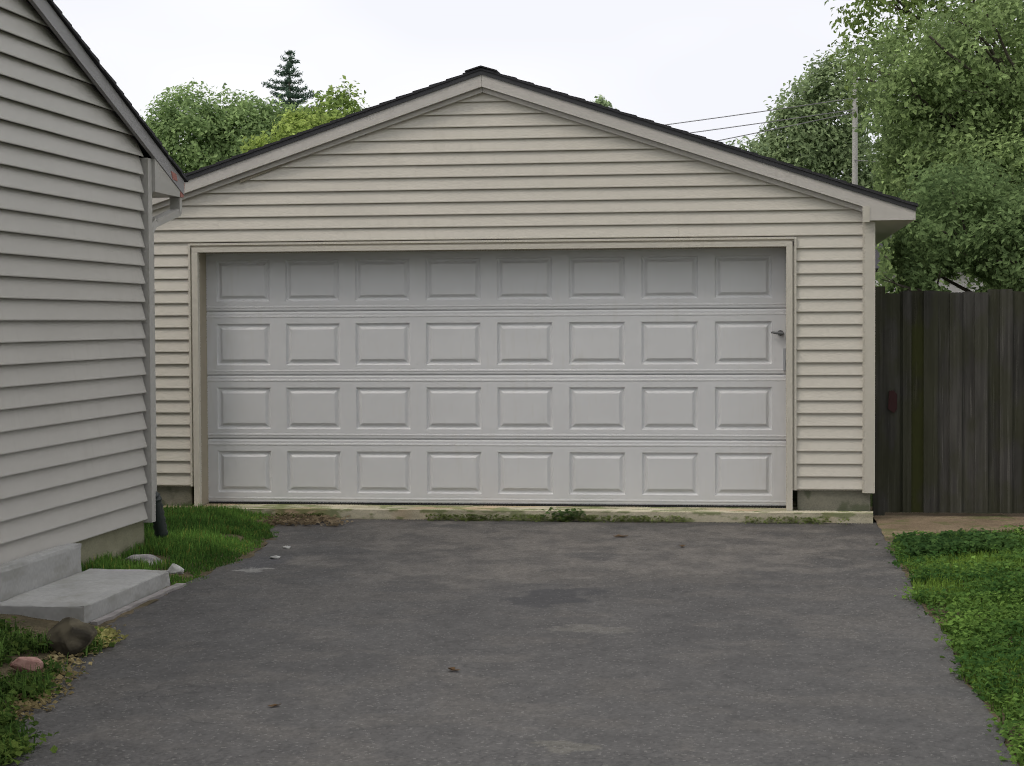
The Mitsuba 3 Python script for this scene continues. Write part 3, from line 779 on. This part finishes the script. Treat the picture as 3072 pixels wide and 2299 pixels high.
# neighbouring house, glimpsed through the leaves over the fence
nb = 'neighbouring_house'
obj('wall', bx(4.2, 10, 16, 21, -.2, 2.35), 'pale_wall', nb)
obj('roof', ext_x([(15.7, 2.353), (21.3, 2.353), (18.5, 3.2)], 4.0, 10.2), 'shingle', nb)
w = obj('window', bx(7.2, 8.2, 15.97, 15.999, 1.0, 1.9), 'window_glass', nb)
obj('frame', cat_(bx(7.12, 7.199, 15.94, 15.999, .92, 1.98), bx(8.201, 8.28, 15.94, 15.999, .92, 1.98), bx(7.1995, 8.2005, 15.94, 15.999, .92, .999), bx(7.1995, 8.2005, 15.94, 15.999, 1.901, 1.98)), 'pale_wall', w)
tag(nb, 'pale neighbouring house glimpsed through the leaves above the fence', 'house')

# utility pole and wires
up_ = 'utility_pole'
obj('shaft', tube([(4.18, 25, -.1), (4.18, 25, 3), (4.185, 25, 6.7)], [.075, .066, .05], 12), 'weathered_pole', up_, smooth=True)
tag(up_, 'pale grey wooden utility pole among the trees behind the garage', 'utility pole')


def wire(p0, p1, sag, label, group=None):
    t = np.linspace(0, 1, 24)[:, None]
    p = np.asarray(p0) * (1 - t) + np.asarray(p1) * t
    p[:, 2] -= sag * 4 * (t * (1 - t))[:, 0]
    obj('overhead_wire', tube(p, .010, 5), 'cable', label=label, cat='wire', group=group)


wire((4.17, 24.93, 6.16), (-6.46, 25, 4.99), .05, 'topmost of the thin wires running left from the utility pole')
wire((4.17, 24.93, 5.92), (-6.46, 25, 4.75), .05, 'middle one of the thin wires running left from the utility pole')
wire((4.17, 24.93, 5.86), (-6.46, 25, 4.00), .05, 'lowest of the thin wires running left from the utility pole')
wire((4.17, 24.93, 4.86), (9.0, 23, 4.75), .10, 'thin wire running right from the utility pole into the trees')

# ------------------------------------------------------------------ grass, weeds, ivy
def blades(n, pick, zf, h0, h1, w, lo, hi, seed, lean=.5):
    rng = np.random.default_rng(seed)
    x, y, hs = pick(rng, n)
    n = len(x)
    b = np.stack([x, y, zf(x, y) - .01], 1)
    hgt = (rng.uniform(h0, h1, n) * hs)[:, None]
    a = rng.random(n) * 2 * np.pi
    d = np.stack([np.cos(a), np.sin(a), 0 * a], 1)
    s = np.stack([-np.sin(a), np.cos(a), 0 * a], 1) * (w * rng.uniform(.6, 1.3, n))[:, None]
    ln = (rng.random(n) * lean)[:, None] * hgt
    up3 = np.array([0, 0, 1.0])
    v = np.stack([b - s, b + s, b + up3 * hgt * .6 + d * ln * .35 + s * .8, b + up3 * hgt * .6 + d * ln * .35 - s * .8, b + up3 * hgt * (1 - .25 * (ln / (hgt + 1e-6))) + d * ln], 1).reshape(-1, 3)
    i = np.arange(n)[:, None] * 5
    f = np.vstack([i + [0, 1, 2], i + [0, 2, 3], i + [3, 2, 4]])
    pt = nfbm(np.stack([x * 1.8, y * 1.8, x * 0], 1), 3, seed)
    c = palette(rng, n, lo, hi, np.clip((pt - .25) * 1.8, 0, 1), .2, GROUND_GAIN)
    return (v, f), np.repeat(c, 5, 0)


def uni(x0, x1, y0, y1, test, hfun=None):
    def pick(rng, n):
        x, y = rng.uniform(x0, x1, n * 3), rng.uniform(y0, y1, n * 3)
        ok = np.where(test(x, y))[0][:n]
        x, y = x[ok], y[ok]
        return x, y, (hfun(x, y) if hfun else 1.0)
    return pick


patch = lambda x, y, fr, s: nfbm(np.stack([x * fr, y * fr, x * 0], 1), 3, s)  # noqa: E731
gL = lambda x, y: (x < left_edge(y) + .02 + .22 * (patch(x, y, 4, 6) - .5)) & ~((x < -1.99) & (y < HY1)) & ~((x > -2.05) & (x < -1.33) & (y < -4.13)) & ~((x > -2.3) & (y > -.25) & (patch(x, y, 5, 4) > .45)) & (patch(x, y, 3, 2) > .28) & (((x + 1.8) / .18) ** 2 + ((y + 3.36) / .28) ** 2 > 1) & ((x + 1.5) ** 2 + (y + 3.7) ** 2 > .02)  # noqa: E731
hL = lambda x, y: .5 + .9 * np.clip((left_edge(y) - x) / .35, 0, 1) * (.6 + .8 * patch(x, y, 2.5, 9))  # noqa: E731
m, c = blades(42000, uni(-3.3, -1.15, -4.2, -.2, gL, hL), zL, .025, .07, .0034, (0.024, 0.052, 0.012), (0.078, 0.145, 0.030), 61)
q = np.random.default_rng(5).random(len(c) // 5) < .05
c[np.repeat(q, 5)] = c[np.repeat(q, 5)] * [2.6, 1.3, 1.6]
obj('grass', m, 'blade', color=c, kind='stuff', label='patch of bright green grass between the house corner and the driveway', cat='grass')


def rosettes(n, pick, zf, size, lo, hi, seed, lift=.06, aspect=.8, per=6, spread=.035):
    rng = np.random.default_rng(seed)
    x, y, hs = pick(rng, n)
    n = len(x)
    x = np.repeat(x, per) + rng.normal(0, spread, n * per)
    y = np.repeat(y, per) + rng.normal(0, spread, n * per)
    z = zf(x, y) + rng.random(n * per) * lift
    nr = np.stack([rng.normal(0, .45, n * per), rng.normal(0, .45, n * per), np.ones(n * per)], 1)
    pt = patch(x, y, 1.7, seed)
    return (lambda t: ((t[0], t[1]), t[2]))(leaves(np.stack([x, y, z], 1), nr, size * rng.uniform(.6, 1.3, n * per), rng, palette(rng, n * per, lo, hi, np.clip((pt - .25) * 1.8, 0, 1), .2, GROUND_GAIN), aspect))



redge = lambda x, y: (x > 3.17 + .20 * (patch(x, y * 1.0, 3, 3) - .35) - .05) & ((y < -1.42 - .3 * (patch(x, y, 3, 5) - .5)))  # noqa: E731
m, c = blades(60000, uni(3.05, 5.2, -9.5, -1.15, lambda x, y: redge(x, y) & (patch(x, y, 2.2, 15) > .34), None), zR, .03, .085, .0030, (0.022, 0.046, 0.010), (0.085, 0.135, 0.026), 62)
obj('grass', m, 'blade', color=c, kind='stuff', label='grass growing through the ground ivy right of the driveway', cat='grass')
m, c = rosettes(9000, uni(3.08, 5.2, -9.5, -1.15, lambda x, y: redge(x, y) & (patch(x, y, 2.0, 25) > .36), None), zR, .030, (0.022, 0.050, 0.014), (0.085, 0.140, 0.032), 63, lift=.075)
obj('ground_ivy', m, 'leaf', color=c, kind='stuff', label='low round-leaved ground cover along the right edge of the driveway', cat='ground cover')
# taller weeds at the head of the right strip
m, c = rosettes(1100, uni(3.2, 5.2, -2.6, -1.6, lambda x, y: patch(x, y, 2.5, 35) > .42, None), zR, .042, (0.020, 0.042, 0.014), (0.060, 0.105, 0.030), 64, lift=.10)
obj('weeds', m, 'leaf', color=c, kind='stuff', label='taller dark leafy weeds below the brown path by the fence', cat='weeds')
# weeds in the crack along the threshold
zg = lambda x, y: GZ + 0 * x  # noqa: E731
crack = lambda x, y: (y < -.15) & (y > -.26) & (patch(x, y * .2, 2.6, 44) > .50)  # noqa: E731
m, c = rosettes(520, uni(-1.7, 3.1, -.27, -.15, crack, None), zg, .022, (0.030, 0.040, 0.012), (0.075, 0.095, 0.030), 65, lift=.05, per=5, spread=.022)
obj('weeds', m, 'leaf', color=c, kind='stuff', label='small weeds and moss in the crack along the garage threshold', cat='weeds')
# one bigger weed by the door
m, c = rosettes(16, uni(.55, .78, -.26, -.16, lambda x, y: x > -9, None), zg, .045, (0.020, 0.035, 0.012), (0.05, 0.08, 0.025), 66, lift=.10, per=8, spread=.04)
obj('weeds', m, 'leaf', color=c, kind='stuff', label='bushy dark weed at the threshold near the middle of the door', cat='weeds')
# dry litter at the left end of the threshold
m, c = rosettes(330, uni(-2.1, -1.1, -.75, -.2, lambda x, y: patch(x, y, 3, 51) > .46, None), lambda x, y: GZ + .006 + 0 * x, .035, (0.055, 0.042, 0.026), (0.15, 0.12, 0.08), 67, lift=.03, per=3)
obj('leaf_litter', m, 'leaf', color=c, kind='stuff', label='dry brown leaves at the left end of the garage threshold', cat='leaf litter')
# weeds in the near left bed
gN = lambda x, y: (x < left_edge(y) + .03 + .25 * (patch(x, y, 4, 71) - .5)) & (y < -5.95 - .4 * patch(x, y, 5, 73)) & (x > -1.95) & (patch(x, y, 3, 72) > .35) & ((x + 1.1) ** 2 + (y + 6.75) ** 2 > .05) & (((x + 1.12) / .13) ** 2 + ((y + 7.15) / .22) ** 2 > 1)  # noqa: E731
m, c = rosettes(2300, uni(-1.95, -.5, -8.9, -5.66, gN, None), zL, .034, (0.020, 0.036, 0.010), (0.075, 0.105, 0.024), 68, lift=.07)
obj('weeds', m, 'leaf', color=c, kind='stuff', label='leafy weeds in the bed in front of the concrete slab', cat='weeds')
m, c = blades(6500, uni(-1.95, -.5, -8.9, -5.66, gN, None), zL, .04, .13, .003, (0.022, 0.045, 0.010), (0.07, 0.12, 0.03), 69)
obj('grass', m, 'blade', color=c, kind='stuff', label='tufts of grass in the bed in front of the concrete slab', cat='grass')
m, c = rosettes(90, uni(-1.16, -1.02, -6.35, -5.95, lambda x, y: x > -9, None), lambda x, y: GZ + 0 * x, .035, (0.10, 0.10, 0.035), (0.26, 0.24, 0.10), 70, lift=.05, per=5, spread=.03)
obj('dry_weeds', m, 'leaf', color=c, label='yellowish dry weeds beside the brown rock at the driveway edge', cat='weeds')
m, c = rosettes(420, uni(-1.45, -.75, -8.2, -5.7, lambda x, y: np.abs(x - left_edge(y)) < .10, None), lambda x, y: GZ + .004 + 0 * x, .030, (0.10, 0.08, 0.04), (0.24, 0.20, 0.11), 77, lift=.02, per=3, spread=.03)
obj('leaf_litter', m, 'leaf', color=c, kind='stuff', label='dry leaves along the left edge of the driveway', cat='leaf litter')

# ------------------------------------------------------------------ stones and small things
obj('rock', boulder((-1.115, -6.48, -.02), (.125, .15, .115), 5, rough=.6), 'brown_rock', label='brown rock at the driveway edge in front of the concrete slab', cat='rock', smooth=35)
obj('brick', boulder((-1.12, -7.02, -.030), (.10, .065, .042), 8, rough=.2), 'pink_brick', label='broken pinkish brick lying in the weeds at the lower left', cat='brick', smooth=35)
obj('flat_stone', boulder((-1.80, -3.30, -.045), (.15, .20, .06), 12, rough=.25), 'grey_stone', label='flat mauve-grey stone in the grass behind the concrete slab', cat='stone', smooth=35)
obj('flat_stone', boulder((-1.50, -3.62, -.05), (.06, .07, .055), 14), 'pale_stone', label='small pale stone in the grass right of the flat grey one', cat='stone', smooth=35)
for i, (x, y, sx, sy, sz, lab) in enumerate([(-1.135, -2.16, .032, .06, .014, 'white stone chip on the asphalt nearest the garage'), (-1.075, -2.73, .036, .06, .014, 'white stone chip on the asphalt between the far chip and the pale streak')]):
    obj('stone_chip', boulder((x, y, GZ + sz * .4), (sx, sy, sz), 30 + i, 2, rough=.7), 'pale_stone', label=lab, cat='stone chip', smooth=35)
for i, (x, y, lab) in enumerate([(-.985, -7.40, 'pale sliver of stone at the weedy driveway edge, the farther of two'), (-.975, -7.62, 'pale sliver of stone at the weedy driveway edge, the nearer of two')]):
    obj('stone_chip', boulder((x, y, GZ + .006), (.035, .03, .010), 40 + i, 2), 'pale_stone', label=lab, cat='stone chip', smooth=35)
# cracked pale edge along the slab
ex = np.arange(-5.6, -4.05, .05)
eo = (nfbm(np.stack([ex * 5, ex * 0, ex * 0], 1), 3, 4) - .5) * .05
obj('kerb_edging', ext_z(Polygon(np.vstack([np.stack([-1.335 + eo * .3, ex], 1), np.stack([-1.285 + eo, ex], 1)[::-1]])), -.2, GZ + .016), 'grey_concrete', label='broken grey concrete edging between slab and asphalt', cat='edging')


def curled_leaf(x, y, L, a, seed):
    r = np.random.default_rng(seed)
    u = np.linspace(-1, 1, 7); s = np.linspace(-1, 1, 5)
    U, S_ = np.meshgrid(u, s, indexing='ij')
    w = (1 - U ** 2) ** .6 * .45 * (1 + .2 * r.normal(size=(7, 1)))
    X, Y = U, S_ * w
    Z = .35 * (S_ * w) ** 2 * 3 + .18 * U ** 2 + .04 * r.normal(size=U.shape)
    P = np.stack([X, Y, Z - Z.min()], -1).reshape(-1, 3) * L / 2
    ca, sa = math.cos(a), math.sin(a)
    P = P @ np.array([[ca, sa, 0], [-sa, ca, 0], [0, 0, 1]]) + [x, y, GZ + .003]
    idx = np.arange(35).reshape(7, 5)
    f = np.stack([idx[:-1, :-1], idx[1:, :-1], idx[1:, 1:], idx[:-1, 1:]], -1).reshape(-1, 4)
    return (P, f)


for i, (x, y, L, lab) in enumerate([(1.187, -1.29, .11, 'dark fallen leaf on the asphalt nearest the garage, below the door'), (1.67, -1.88, .08, 'dark fallen leaf on the asphalt, the farthest to the right'),
                                     (.82, -6.73, .075, 'dark fallen leaf alone in the middle of the near asphalt'), (.20, -7.6, .06, 'dark fallen leaf on the near asphalt toward the lower left')]):
    obj('fallen_leaf', curled_leaf(x, y, L, i * 1.3, i), 'dead_leaf', label=lab, cat='leaf', smooth=True)
